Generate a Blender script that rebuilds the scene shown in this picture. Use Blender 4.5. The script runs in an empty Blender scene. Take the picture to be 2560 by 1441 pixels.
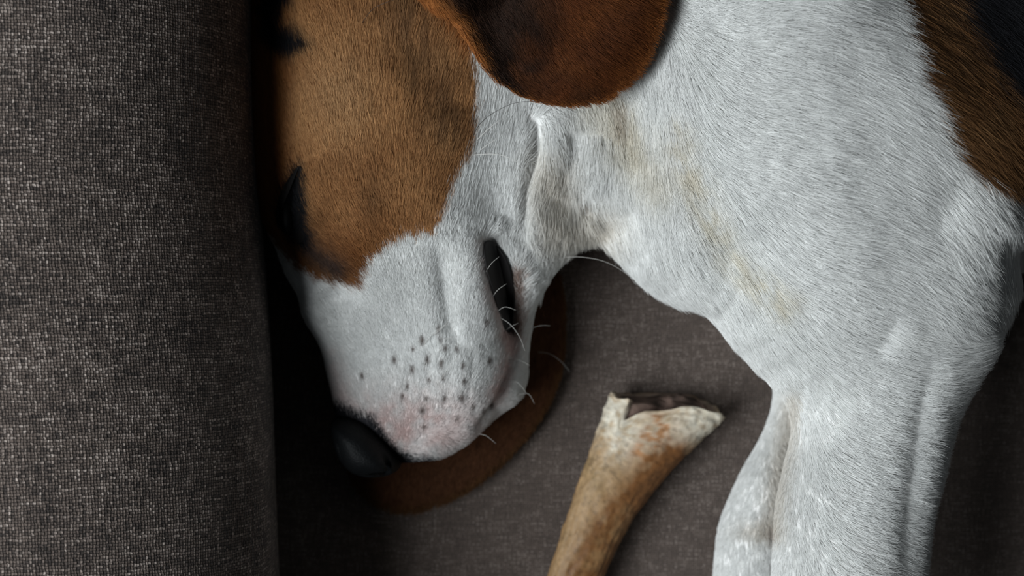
import bpy, math
import numpy as np
from mathutils import Vector
from mathutils.bvhtree import BVHTree

FUR = True
rng = np.random.default_rng(7)
SC = bpy.context.scene
COL = SC.collection

# ------------------------------------------------------------------ camera
CAMZ = 0.6456
LENS = 50.0
cam_d = bpy.data.cameras.new('camera')
cam = bpy.data.objects.new('camera', cam_d)
COL.objects.link(cam)
cam.location = (0, 0, CAMZ)
cam.rotation_euler = (0, 0, 0)
cam_d.lens = LENS
cam_d.sensor_width = 36
cam_d.clip_start = 0.02
cam_d.dof.use_dof = True
cam_d.dof.focus_distance = CAMZ - 0.108
cam_d.dof.aperture_fstop = 7.1
SC.camera = cam

# ------------------------------------------------------------------ world, light, exposure
world = bpy.data.worlds.new('room_ambient')
SC.world = world
world.use_nodes = True
wb = world.node_tree.nodes['Background']
wb.inputs[0].default_value = (0.80, 0.92, 1.0, 1)
wb.inputs[1].default_value = 0.035


def area(name, loc, target, sx, sy, power, color):
    d = bpy.data.lights.new(name, 'AREA')
    d.shape = 'RECTANGLE'
    d.size, d.size_y = sx, sy
    d.energy = power
    d.color = color
    o = bpy.data.objects.new(name, d)
    COL.objects.link(o)
    o.location = loc
    o.rotation_euler = (Vector(target) - Vector(loc)).to_track_quat('-Z', 'Y').to_euler()
    return o


area('window_daylight', (-1.30, -0.42, 1.26), (0.02, 0.0, 0.06), 1.15, 1.2, 54.0, (0.92, 0.985, 1.02))

SC.view_settings.view_transform = 'Standard'
SC.view_settings.look = 'None'
SC.view_settings.exposure = 0.0
SC.view_settings.gamma = 1.0
SC.view_settings.use_curve_mapping = False
SC.cycles.max_bounces = 6
SC.cycles.diffuse_bounces = 3
SC.cycles.glossy_bounces = 2
SC.cycles.transmission_bounces = 4

# ------------------------------------------------------------------ helpers


def pxm(z):
    return 2560.0 * LENS / 36.0 / (CAMZ - z)


def PT(px, py, z):
    """world position whose image lies at the photograph's pixel when it stands at height z"""
    s = pxm(z)
    return np.array([(px - 1280.0) / s, -(py - 720.5) / s, z])


def topx(p):
    s = pxm(p[:, 2])
    return np.stack([1280 + p[:, 0] * s, 720.5 - p[:, 1] * s], 1)


def tag(o, label=None, cat=None, kind=None, group=None):
    if label: o['label'] = label
    if cat: o['category'] = cat
    if kind: o['kind'] = kind
    if group: o['group'] = group
    return o


def empty(name, loc):
    o = bpy.data.objects.new(name, None)
    o.location = loc
    o.empty_display_size = 0.02
    COL.objects.link(o)
    return o


def link(o, parent=None):
    COL.objects.link(o)
    if parent is not None:
        o.parent = parent
        l = Vector((0, 0, 0))
        q = parent
        while q is not None:
            l = l + q.location
            q = q.parent
        o.location = -l          # geometry is written in world coordinates
    return o


def mesh(name, V, F, mat, parent=None, smooth=True, uv=None):
    me = bpy.data.meshes.new(name)
    V = np.asarray(V, np.float32)
    if isinstance(F, np.ndarray):
        k = F.shape[1]
        me.vertices.add(len(V))
        me.vertices.foreach_set('co', V.ravel())
        me.loops.add(F.size)
        me.loops.foreach_set('vertex_index', F.astype(np.int32).ravel())
        me.polygons.add(len(F))
        me.polygons.foreach_set('loop_start', np.arange(0, F.size, k, dtype=np.int32))
        me.update(calc_edges=True)
        me.validate()
    else:
        me.from_pydata(V.tolist(), [], [list(map(int, f)) for f in F])
    me.polygons.foreach_set('use_smooth', [smooth] * len(me.polygons))
    if uv is not None:
        l = me.uv_layers.new(name='UVMap')
        idx = np.zeros(len(me.loops), np.int32)
        me.loops.foreach_get('vertex_index', idx)
        l.data.foreach_set('uv', np.asarray(uv, np.float32)[idx].ravel())
    me.materials.append(mat)
    return link(bpy.data.objects.new(name, me), parent)


def catmull(P, n=5, closed=True):
    P = np.asarray(P, float)
    out = []
    N = len(P)
    for i in range(N if closed else N - 1):
        g = (lambda j: P[j % N]) if closed else (lambda j: P[min(max(j, 0), N - 1)])
        a, b, c, d = g(i - 1), g(i), g(i + 1), g(i + 2)
        for t in np.arange(n) / n:
            out.append(0.5 * (2 * b + (c - a) * t + (2 * a - 5 * b + 4 * c - d) * t * t + (-a + 3 * b - 3 * c + d) * t ** 3))
    if not closed:
        out.append(P[-1])
    return np.array(out)


def segdist(X, A, B):
    ab = B - A
    t = np.clip(((X - A) @ ab) / (ab @ ab + 1e-12), 0, 1)
    return np.hypot(*(X - A - t[:, None] * ab).T)


def polydist(X, poly):
    """signed distance, positive inside"""
    X = np.asarray(X, np.float32)
    d = np.full(len(X), 1e9, np.float32)
    ins = np.zeros(len(X), bool)
    n = len(poly)
    for i in range(n):
        A, B = poly[i].astype(np.float32), poly[(i + 1) % n].astype(np.float32)
        d = np.minimum(d, segdist(X, A, B))
        if A[1] != B[1]:
            c = ((A[1] > X[:, 1]) != (B[1] > X[:, 1])) & (X[:, 0] < (B[0] - A[0]) * (X[:, 1] - A[1]) / (B[1] - A[1]) + A[0])
            ins ^= c
    return np.where(ins, d, -d)


def strokedist(X, P):
    """distance to a polyline and where along it (0..1) the nearest point lies"""
    d, tt_ = np.full(len(X), 1e9), np.zeros(len(X))
    n = len(P) - 1
    for i in range(n):
        ab = P[i + 1] - P[i]
        t = np.clip(((X - P[i]) @ ab) / (ab @ ab + 1e-12), 0, 1)
        di = np.hypot(*(X - P[i] - t[:, None] * ab).T)
        tt_ = np.where(di < d, (i + t) / n, tt_)
        d = np.minimum(d, di)
    return d, tt_


def linedist(X, P):
    d = np.full(len(X), 1e9)
    for i in range(len(P) - 1):
        d = np.minimum(d, segdist(X, P[i], P[i + 1]))
    return d


_T = np.random.default_rng(3).random(4096)


def vnoise(X, scale, seed=0):
    """value noise, 2-D, range -1..1"""
    U = (X @ np.array([[0.82, 0.57], [-0.57, 0.82]])) / scale + seed * 17.31
    I = np.floor(U).astype(np.int64)
    f = U - I
    f = f * f * (3 - 2 * f)
    h = lambda a, b: _T[(a * 7919 + b * 104729 + seed * 613) % 4096]
    x, y = I[:, 0], I[:, 1]
    v = (h(x, y) * (1 - f[:, 0]) + h(x + 1, y) * f[:, 0]) * (1 - f[:, 1]) + (h(x, y + 1) * (1 - f[:, 0]) + h(x + 1, y + 1) * f[:, 0]) * f[:, 1]
    return v * 2 - 1


def sstep(a, b, x):
    t = np.clip((x - a) / (b - a), 0, 1)
    return t * t * (3 - 2 * t)


def gblur(a, s):
    r = int(3 * s) + 1
    k = np.exp(-0.5 * (np.arange(-r, r + 1) / s) ** 2)
    k /= k.sum()
    for ax in (0, 1):
        p = np.pad(a, [(r, r) if i == ax else (0, 0) for i in range(2)], mode='edge')
        a = sum(k[j] * np.take(p, np.arange(j, j + a.shape[ax]), axis=ax) for j in range(2 * r + 1))
    return a


# ------------------------------------------------------------------ implicit volumes
def smin(a, b, k):
    h = np.maximum(k - np.abs(a - b), 0) / k
    return np.minimum(a, b) - h * h * k * 0.25


class Grid:
    def __init__(s, lo, hi, v):
        s.lo, s.v = np.array(lo, float), v
        s.n = np.ceil((np.array(hi) - s.lo) / v).astype(int) + 1
        s.x, s.y, s.z = [(s.lo[i] + v * np.arange(s.n[i])).astype(np.float32) for i in range(3)]
        gx, gy = np.meshgrid(s.x, s.y, indexing='ij')
        s.XY = np.stack([gx.ravel(), gy.ravel()], 1)

    def inflate(s, poly, zc, H, R, blur=2.0, soft=0.02, zfun=None, hfun=None):
        """rounded solid with the outline poly (pixels, taken at height zc); R rounding width in pixels"""
        pl = catmull(poly, 4)
        w = np.array([PT(x, y, zc)[:2] for x, y in pl])
        Rm = R / pxm(zc)
        d = polydist(s.XY, w).reshape(s.n[0], s.n[1])
        t = 1 - d / Rm
        t = 0.5 * (t + np.sqrt(t * t + soft))
        t = np.where(d > 0, gblur(t, blur), t).astype(np.float32) if blur else t
        zcf = zc if zfun is None else zfun(s.XY).reshape(s.n[0], s.n[1], 1)
        Hf = H if hfun is None else hfun(s.XY).reshape(s.n[0], s.n[1], 1)
        q = np.sqrt(t[:, :, None] ** 2 + ((s.z[None, None, :] - zcf) / Hf) ** 2) - 1
        return (q * min(Rm, H)).astype(np.float32)

    def nets(s, f):
        n = np.array(f.shape)
        cn = n - 1
        ins = f < 0
        acc = np.zeros(tuple(cn) + (3,), np.float32)
        cnt = np.zeros(tuple(cn), np.float32)
        for ax in range(3):
            o1, o2 = [a for a in range(3) if a != ax]
            for i in (0, 1):
                for j in (0, 1):
                    sl0 = [None] * 3
                    sl0[ax] = slice(0, cn[ax]); sl0[o1] = slice(i, i + cn[o1]); sl0[o2] = slice(j, j + cn[o2])
                    sl1 = list(sl0); sl1[ax] = slice(1, cn[ax] + 1)
                    a, b = f[tuple(sl0)], f[tuple(sl1)]
                    m = (a < 0) != (b < 0)
                    t = np.where(m, a / np.where(m, a - b, 1), 0)
                    acc[..., ax] += np.where(m, t, 0)
                    acc[..., o1] += m * i
                    acc[..., o2] += m * j
                    cnt += m
        act = cnt > 0
        ids = -np.ones(tuple(cn), np.int64)
        ids[act] = np.arange(act.sum())
        I = np.argwhere(act)
        V = s.lo + s.v * (I + acc[act] / cnt[act][:, None])
        Fs = []
        for ax in range(3):
            o1, o2 = (ax + 1) % 3, (ax + 2) % 3
            sl0 = [slice(1, n[a] - 1) for a in range(3)]
            sl0[ax] = slice(0, cn[ax])
            sl1 = list(sl0); sl1[ax] = slice(1, cn[ax] + 1)
            a, b = ins[tuple(sl0)], ins[tuple(sl1)]
            for flip in (0, 1):
                E = np.argwhere((a & ~b) if not flip else (~a & b))
                off = np.ones(3, int); off[ax] = 0
                E = E + off
                def cell(d1, d2):
                    c = E.copy(); c[:, o1] += d1; c[:, o2] += d2
                    return ids[c[:, 0], c[:, 1], c[:, 2]]
                q = np.stack([cell(-1, -1), cell(0, -1), cell(0, 0), cell(-1, 0)], 1)
                Fs.append(q[:, ::-1] if flip else q)
        F = np.concatenate(Fs)
        return V, F[(F >= 0).all(1)]


def edges_of(F):
    k = F.shape[1]
    e = np.concatenate([F[:, [i, (i + 1) % k]] for i in range(k)])
    e.sort(axis=1)
    return np.unique(e, axis=0)


def relax(V, F, it=2, w=0.5):
    e = edges_of(F)
    n = len(V)
    deg = np.bincount(e.ravel(), minlength=n).astype(float)
    for _ in range(it):
        for ww in (w, -w * 1.04):
            s = np.zeros_like(V)
            for c in range(3):
                s[:, c] = np.bincount(e[:, 0], V[e[:, 1], c], n) + np.bincount(e[:, 1], V[e[:, 0], c], n)
            V = V + ww * (s / np.maximum(deg, 1)[:, None] - V)
    return V


def split(V, F):
    e = np.concatenate([F[:, [i, (i + 1) % 4]] for i in range(4)])
    es = np.sort(e, axis=1)
    u, inv = np.unique(es, axis=0, return_inverse=True)
    n, m = len(V), len(F)
    inv = inv.ravel().reshape(4, m) + n
    fc = np.arange(m) + n + len(u)
    V2 = np.concatenate([V, V[u].mean(1), V[F].mean(1)])
    F2 = np.concatenate([np.stack([F[:, i], inv[i], fc, inv[i - 1]], 1) for i in range(4)])
    return V2, F2


def vnormals(V, F):
    a, b, c, d = [V[F[:, i]] for i in range(4)]
    fn = np.cross(c - a, d - b)
    N = np.zeros_like(V)
    for i in range(4):
        for k in range(3):
            N[:, k] += np.bincount(F[:, i], fn[:, k], len(V))
    return N / np.maximum(np.linalg.norm(N, axis=1), 1e-12)[:, None]


# ------------------------------------------------------------------ materials
def newmat(name):
    m = bpy.data.materials.new(name)
    m.use_nodes = True
    nt = m.node_tree
    return m, nt, nt.nodes['Principled BSDF']


def node(nt, t, **kw):
    n = nt.nodes.new(t)
    for k, v in kw.items():
        setattr(n, k, v)
    return n


def mth(nt, op, a, b=None, clamp=False):
    n = nt.nodes.new('ShaderNodeMath')
    n.operation = op
    n.use_clamp = clamp
    for i, v in enumerate((a, b)):
        if v is None: continue
        if isinstance(v, (int, float)): n.inputs[i].default_value = v
        else: nt.links.new(v, n.inputs[i])
    return n.outputs[0]


def plain(name, col, rough=0.5, spec=0.3):
    m, nt, b = newmat(name)
    b.inputs['Base Color'].default_value = (*col, 1)
    b.inputs['Roughness'].default_value = rough
    b.inputs['Specular IOR Level'].default_value = spec
    return m


def attr_mat(name, attr, rough=0.6, spec=0.2, bump=0.0):
    m, nt, b = newmat(name)
    a = node(nt, 'ShaderNodeAttribute', attribute_name=attr)
    nt.links.new(a.outputs['Color'], b.inputs['Base Color'])
    b.inputs['Roughness'].default_value = rough
    b.inputs['Specular IOR Level'].default_value = spec
    return m


def weave_mat(name, pitch=0.00125, k=1.0, con=1.0):
    """plain-woven upholstery: over-and-under threads with slubs, from the fabric's own UV (metres)"""
    m, nt, b = newmat(name)
    L = nt.links
    uv = node(nt, 'ShaderNodeUVMap')
    wob = node(nt, 'ShaderNodeTexNoise')
    wob.inputs['Scale'].default_value = 55
    wob.inputs['Detail'].default_value = 3
    L.new(uv.outputs[0], wob.inputs['Vector'])
    mix = node(nt, 'ShaderNodeVectorMath', operation='MULTIPLY_ADD')
    L.new(wob.outputs['Color'], mix.inputs[0])
    mix.inputs[1].default_value = (0.0016,) * 3
    wob2 = node(nt, 'ShaderNodeTexNoise')
    wob2.inputs['Scale'].default_value = 420
    wob2.inputs['Detail'].default_value = 1
    L.new(uv.outputs[0], wob2.inputs['Vector'])
    mix2 = node(nt, 'ShaderNodeVectorMath', operation='MULTIPLY_ADD')
    L.new(wob2.outputs['Color'], mix2.inputs[0])
    mix2.inputs[1].default_value = (0.0010,) * 3
    L.new(uv.outputs[0], mix2.inputs[2])
    L.new(mix2.outputs[0], mix.inputs[2])
    sep = node(nt, 'ShaderNodeSeparateXYZ')
    L.new(mix.outputs[0], sep.inputs[0])
    u = mth(nt, 'DIVIDE', sep.outputs[0], pitch)
    v = mth(nt, 'DIVIDE', sep.outputs[1], pitch)
    iu, iv = mth(nt, 'FLOOR', u), mth(nt, 'FLOOR', v)
    fu = mth(nt, 'SUBTRACT', mth(nt, 'FRACT', u), 0.5)
    fv = mth(nt, 'SUBTRACT', mth(nt, 'FRACT', v), 0.5)
    par = mth(nt, 'MODULO', mth(nt, 'ABSOLUTE', mth(nt, 'ADD', iu, iv)), 2.0)
    npar = mth(nt, 'SUBTRACT', 1.0, par)

    def prof(across, along):
        a = mth(nt, 'COSINE', mth(nt, 'MULTIPLY', across, math.pi * 0.96))
        c = mth(nt, 'COSINE', mth(nt, 'MULTIPLY', along, math.pi * 0.55))
        return mth(nt, 'MULTIPLY', mth(nt, 'POWER', a, 0.75), c)
    h = mth(nt, 'ADD', mth(nt, 'MULTIPLY', prof(fu, fv), npar), mth(nt, 'MULTIPLY', prof(fv, fu), par))

    def slub(x, y, sx, sy):
        cx = node(nt, 'ShaderNodeCombineXYZ')
        L.new(mth(nt, 'MULTIPLY', x, sx), cx.inputs[0])
        L.new(mth(nt, 'MULTIPLY', y, sy), cx.inputs[1])
        t = node(nt, 'ShaderNodeTexNoise')
        t.inputs['Scale'].default_value = 1.0
        t.inputs['Detail'].default_value = 1.0
        L.new(cx.outputs[0], t.inputs['Vector'])
        return t.outputs['Fac']
    sw = slub(iu, v, 3.7, 0.16)       # threads along v
    sf = slub(u, iv, 0.12, 5.3)       # threads along u
    thr = mth(nt, 'ADD', mth(nt, 'MULTIPLY', sw, npar), mth(nt, 'MULTIPLY', sf, par))
    wn = node(nt, 'ShaderNodeTexWhiteNoise', noise_dimensions='2D')
    cc = node(nt, 'ShaderNodeCombineXYZ')
    L.new(iu, cc.inputs[0]); L.new(iv, cc.inputs[1])
    L.new(cc.outputs[0], wn.inputs['Vector'])
    big = node(nt, 'ShaderNodeTexNoise')
    big.inputs['Scale'].default_value = 28
    big.inputs['Detail'].default_value = 4
    L.new(uv.outputs[0], big.inputs['Vector'])
    t = mth(nt, 'MULTIPLY_ADD', thr, 2.3)
    t.node.inputs[2].default_value = -0.86
    t = mth(nt, 'ADD', t, mth(nt, 'MULTIPLY', wn.outputs['Value'], 0.20))
    t = mth(nt, 'ADD', t, mth(nt, 'MULTIPLY', mth(nt, 'SUBTRACT', big.outputs['Fac'], 0.5), 0.7), True)
    ramp = node(nt, 'ShaderNodeValToRGB')
    cr = ramp.color_ramp
    cr.elements[0].position, cr.elements[0].color = 0.0, (0.050 * k, 0.040 * k, 0.036 * k, 1)
    cr.elements[1].position, cr.elements[1].color = 1.0, (0.48 * k, 0.40 * k, 0.355 * k, 1)
    for e_ in cr.elements:
        e_.color = [m_ + (c_ - m_) * con for c_, m_ in zip(e_.color[:3], (0.158 * k, 0.122 * k, 0.104 * k))] + [1]
    e = cr.elements.new(0.5)
    e.color = (0.158 * k, 0.122 * k, 0.104 * k, 1)
    L.new(t, ramp.inputs['Fac'])
    gap = node(nt, 'ShaderNodeMix', data_type='RGBA', blend_type='MULTIPLY')
    gap.inputs['Factor'].default_value = 1.0
    L.new(ramp.outputs['Color'], gap.inputs['A'])
    gr = node(nt, 'ShaderNodeMapRange')
    gr.inputs['From Min'].default_value = 0.25
    gr.inputs['From Max'].default_value = 0.8
    gr.inputs['To Min'].default_value = 0.10 if con > 0.9 else 0.45
    L.new(h, gr.inputs['Value'])
    L.new(gr.outputs[0], gap.inputs['B'])
    L.new(gap.outputs['Result'], b.inputs['Base Color'])
    bp = node(nt, 'ShaderNodeBump')
    bp.inputs['Strength'].default_value = 0.7
    bp.inputs['Distance'].default_value = 0.0005
    L.new(h, bp.inputs['Height'])
    L.new(bp.outputs[0], b.inputs['Normal'])
    b.inputs['Roughness'].default_value = 0.9
    b.inputs['Specular IOR Level'].default_value = 0.1
    b.inputs['Sheen Weight'].default_value = 0.15
    return m


M_FAB = weave_mat('woven_upholstery', 0.00110, 0.92)
M_FAB2 = weave_mat('woven_seat_upholstery', 0.00098, 0.84, 0.42)
M_BASE = plain('dark_wood', (0.05, 0.035, 0.025), 0.5)
M_SKIN = attr_mat('dog_skin', 'coat', 0.7, 0.1)
M_FUR = attr_mat('dog_fur', 'coat', 0.6, 0.12)
nt = M_FUR.node_tree                      # hairs let some light through
trl, mxs = node(nt, 'ShaderNodeBsdfTranslucent'), node(nt, 'ShaderNodeMixShader')
mxs.inputs[0].default_value = 0.36
nt.links.new(nt.nodes['Attribute'].outputs['Color'], trl.inputs['Color'])
nt.links.new(nt.nodes['Principled BSDF'].outputs[0], mxs.inputs[1])
nt.links.new(trl.outputs[0], mxs.inputs[2])
nt.links.new(mxs.outputs[0], nt.nodes['Material Output'].inputs['Surface'])

# ------------------------------------------------------------------ floor and sofa
s = 3.0
m_floor, nt, b = newmat('floor_boards')
tx = node(nt, 'ShaderNodeTexNoise'); tx.inputs['Scale'].default_value = 6
b.inputs['Base Color'].default_value = (0.10, 0.08, 0.065, 1)
b.inputs['Roughness'].default_value = 0.6
bpn = node(nt, 'ShaderNodeBump'); bpn.inputs['Strength'].default_value = 0.1
nt.links.new(tx.outputs['Fac'], bpn.inputs['Height']); nt.links.new(bpn.outputs[0], b.inputs['Normal'])
fl = mesh('floor', [(-s, -s, -.42), (s, -s, -.42), (s, s, -.42), (-s, s, -.42), (-s, -s, -.44), (s, -s, -.44), (s, s, -.44), (-s, s, -.44)],
          [(0, 1, 2, 3), (7, 6, 5, 4), (0, 4, 5, 1), (1, 5, 6, 2), (2, 6, 7, 3), (3, 7, 4, 0)], m_floor, smooth=False)
tag(fl, 'dark floor far below the sofa', kind='structure')

sofa = empty('sofa', (0.25, 0, -0.42))
tag(sofa, 'grey brown woven fabric sofa under the sleeping dog, with rounded arm', 'sofa')


def edge_x(y):
    """x of the armrest's widest line, at height ARM_Z, as it runs along y"""
    py = 720.5 - y * pxm(ARM_Z)
    px = np.interp(py, [-900, 0, 500, 1000, 1441, 2300], [575, 610, 622, 657, 680, 705])
    return (px - 1280) / pxm(ARM_Z)


ARM_Z, ARM_T = 0.070, 0.143
# profile of the arm: from the crevice up over the top and down its outer side
th = np.linspace(-math.pi / 2, math.pi / 2, 41)
prof = []
for a in th:
    c, sn = math.cos(a), math.sin(a)
    rx, rz = (0.110, ARM_T - ARM_Z) if sn > 0 else (0.05, ARM_Z + 0.03)
    prof.append((-rx + rx * abs(c) ** 0.96, ARM_Z + rz * math.copysign(abs(sn) ** 0.95, sn)))
prof += [(-0.128, ARM_T), (-0.165, ARM_T - 0.001), (-0.19, ARM_T - 0.006), (-0.21, ARM_T - 0.016), (-0.226, ARM_T - 0.032), (-0.234, ARM_T - 0.055), (-0.236, 0), (-0.236, -0.15), (-0.236, -0.32), (-0.05, -0.32), (-0.05, -0.1)]
prof = np.array(prof)
arc = np.concatenate([[0], np.cumsum(np.hypot(*np.diff(np.vstack([prof, prof[:1]]), axis=0).T))])
ys = np.linspace(-0.62, 0.62, 125)
V, UV = [], []
for j, y in enumerate(ys):
    e = edge_x(np.array(y))
    for i in range(len(prof)):
        wv = 0.0012 * math.sin(9 * y + 1.3) + 0.0006 * math.sin(31 * y + i * 0.11)
        V.append((e + prof[i, 0] + wv, y, prof[i, 1] + 0.001 * math.sin(7 * y + 0.4) * (prof[i, 1] > 0.02)))
        UV.append((arc[i], y))
np_ = len(prof)
F = []
for j in range(len(ys) - 1):
    for i in range(np_ - 1):
        F.append((j * np_ + i, j * np_ + i + 1, (j + 1) * np_ + i + 1, (j + 1) * np_ + i))
    F.append((j * np_ + np_ - 1, j * np_, (j + 1) * np_, (j + 1) * np_ + np_ - 1))
F.append(tuple(range(np_ - 1, -1, -1)))
F.append(tuple((len(ys) - 1) * np_ + i for i in range(np_)))
arm = mesh('armrest', V, F, M_FAB, sofa, uv=UV)
# seat cushion: softly crowned slab with rounded border, its long side along the picture's width
nx, ny = 150, 110
x0, x1, y0, y1, zb = -0.215, 0.95, -0.55, 0.55, -0.17
gx, gy = np.meshgrid(np.linspace(0, 1, nx), np.linspace(0, 1, ny), indexing='ij')
X, Y = x0 + (x1 - x0) * gx, y0 + (y1 - y0) * gy
dd = np.minimum(np.minimum(X - x0, x1 - X), np.minimum(Y - y0, y1 - Y))
Z = -0.035 * (1 - np.clip(dd / 0.035, 0, 1)) ** 2.2
XY = np.stack([X.ravel(), Y.ravel()], 1)
Z = Z + (0.0012 * vnoise(XY, 0.07, 2) - 0.0012).reshape(nx, ny)
V = np.stack([X.ravel(), Y.ravel(), Z.ravel()], 1).tolist()
UV = XY.tolist()
F = [(i * ny + j, (i + 1) * ny + j, (i + 1) * ny + j + 1, i * ny + j + 1) for i in range(nx - 1) for j in range(ny - 1)]
ring = [i * ny for i in range(nx)] + [(nx - 1) * ny + j for j in range(1, ny)] + [i * ny + ny - 1 for i in range(nx - 2, -1, -1)] + [j for j in range(ny - 2, 0, -1)]
bs = len(V)
for r in ring:
    V.append((V[r][0], V[r][1], zb)); UV.append((V[r][0] + 0.15, V[r][1] + 0.15))
for k in range(len(ring)):
    k2 = (k + 1) % len(ring)
    F.append((ring[k], bs + k, bs + k2, ring[k2]))
F.append(tuple(bs + k for k in range(len(ring) - 1, -1, -1)))
mesh('seat_cushion', V, F, M_FAB2, sofa, uv=UV)


def boxmesh(name, a, b_, mat, parent):
    (ax, ay, az), (bx, by, bz) = a, b_
    return mesh(name, [(ax, ay, az), (bx, ay, az), (bx, by, az), (ax, by, az), (ax, ay, bz), (bx, ay, bz), (bx, by, bz), (ax, by, bz)],
                [(3, 2, 1, 0), (4, 5, 6, 7), (0, 1, 5, 4), (1, 2, 6, 5), (2, 3, 7, 6), (3, 0, 4, 7)], mat, parent, smooth=False)


boxmesh('sofa_base', (-0.21, -0.55, -0.36), (0.95, 0.55, -0.171), M_FAB2, sofa)
for fx in (-0.3, 0.88):
    for fy in (-0.48, 0.48):
        boxmesh('foot', (fx - .03, fy - .03, -0.42), (fx + .03, fy + .03, -0.32 if fx < 0 else -0.36), M_BASE, sofa)

# ------------------------------------------------------------------ dog: body volume
dog = empty('dog', (0.1, 0.02, 0.0))
tag(dog, 'sleeping white, tan and black dog curled on its side on the grey sofa', 'dog')

G = Grid((-0.150, -0.185, -0.002), (0.300, 0.200, 0.168), 0.0017)
skull = [(700, -300), (640, -60), (624, 120), (622, 300), (632, 450), (662, 560), (715, 640), (770, 720), (800, 800), (950, 830), (1150, 760), (1300, 690),
         (1312, 560), (1325, 470), (1345, 380), (1340, 260), (1330, 0), (1250, -200), (1100, -320), (850, -360)]
muzzle = [(750, 660), (778, 745), (800, 830), (814, 920), (830, 1000), (842, 1070), (866, 1130), (915, 1160), (985, 1158), (1050, 1152), (1110, 1140), (1180, 1098), (1235, 1035),
          (1268, 960), (1278, 880), (1262, 826), (1238, 760), (1218, 680), (1208, 600), (1150, 480), (1000, 430), (820, 500)]
jaw = [(1190, 520), (1260, 530), (1312, 570), (1336, 640), (1343, 720), (1332, 800), (1320, 880), (1316, 950), (1296, 1004), (1250, 1036), (1190, 1080), (1130, 1060), (1130, 900), (1150, 700)]
neck = [(1000, -330), (1000, 200), (1150, 560), (1300, 730), (1342, 735), (1380, 690), (1428, 638), (1480, 604), (1540, 626), (1605, 655), (1695, 690), (1900, 500), (1900, -380)]
torso = [(1600, -450), (1560, 100), (1565, 400), (1600, 640), (1652, 700), (1702, 736), (1752, 760), (1805, 800), (1852, 846), (1905, 892), (1980, 930), (2150, 900), (2350, 790), (2480, 705), (2560, 676), (2750, 640), (2950, 480), (3020, 0), (2950, -480)]
shoulder = [(1730, 100), (1800, 560), (1930, 860), (2200, 960), (2410, 900), (2470, 790), (2494, 700), (2504, 640), (2524, 590), (2546, 520), (2528, 460), (2440, 330), (2250, 80), (2000, -120)]
leg = [(1950, 700), (1974, 860), (1991, 960), (1990, 1050), (1970, 1150), (1946, 1260), (1938, 1350), (1930, 1500), (1915, 1720), (1990, 1830), (2180, 1840), (2280, 1740), (2300, 1500), (2308, 1400), (2320, 1300),
       (2346, 1200), (2368, 1100), (2390, 1020), (2420, 930), (2440, 860), (2464, 800), (2488, 740), (2480, 640), (2300, 560)]
farleg = [(1850, 780), (1922, 900), (1936, 960), (1932, 1020), (1904, 1100), (1858, 1180), (1812, 1280), (1796, 1340), (1786, 1441), (1776, 1600), (1800, 1700), (1930, 1710), (1966, 1600), (1972, 1441), (1980, 1300), (1988, 1200), (2008, 1080), (2024, 980), (2060, 780)]



def behind(q):
    px_, py_ = q[:, 0] * 6750 + 1280, 720.5 - q[:, 1] * 6750
    return sstep(2440, 2600, px_) * sstep(380, 560, py_)


head = G.inflate(skull, 0.042, 0.044, 300)
head = smin(head, G.inflate(muzzle, 0.034, 0.024, 170, zfun=lambda q: np.interp(q[:, 0] * 6450 + 1280, [830, 1150], [0.027, 0.039]) + 0.013 * sstep(1150, 600, 720.5 - q[:, 1] * 6450)), 0.016)
f = smin(head, G.inflate(jaw, 0.028, 0.020, 100), 0.003)
f = smin(f, G.inflate(neck, 0.042, 0.034, 260), 0.010)
bodyf = smin(G.inflate(torso, 0.058, 0.060, 430, zfun=lambda q: 0.058 - 0.022 * behind(q), hfun=lambda q: 0.060 - 0.026 * behind(q)), G.inflate(shoulder, 0.080, 0.052, 230), 0.03)
nl = G.inflate(leg, 0.071, 0.032, 200)
fl_ = G.inflate(farleg, 0.022, 0.020, 100)
bodyf = smin(bodyf, nl, 0.022)
f = smin(f, bodyf, 0.022)
f = smin(f, fl_, 0.0025)
f = np.maximum(f, (0.0006 - G.z)[None, None, :])
V, F = G.nets(f)
del f, head, bodyf, nl, fl_
V = relax(V, F, 3)
V, F = split(V, F)
V = relax(V, F, 3)
N = vnormals(V, F)

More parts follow.
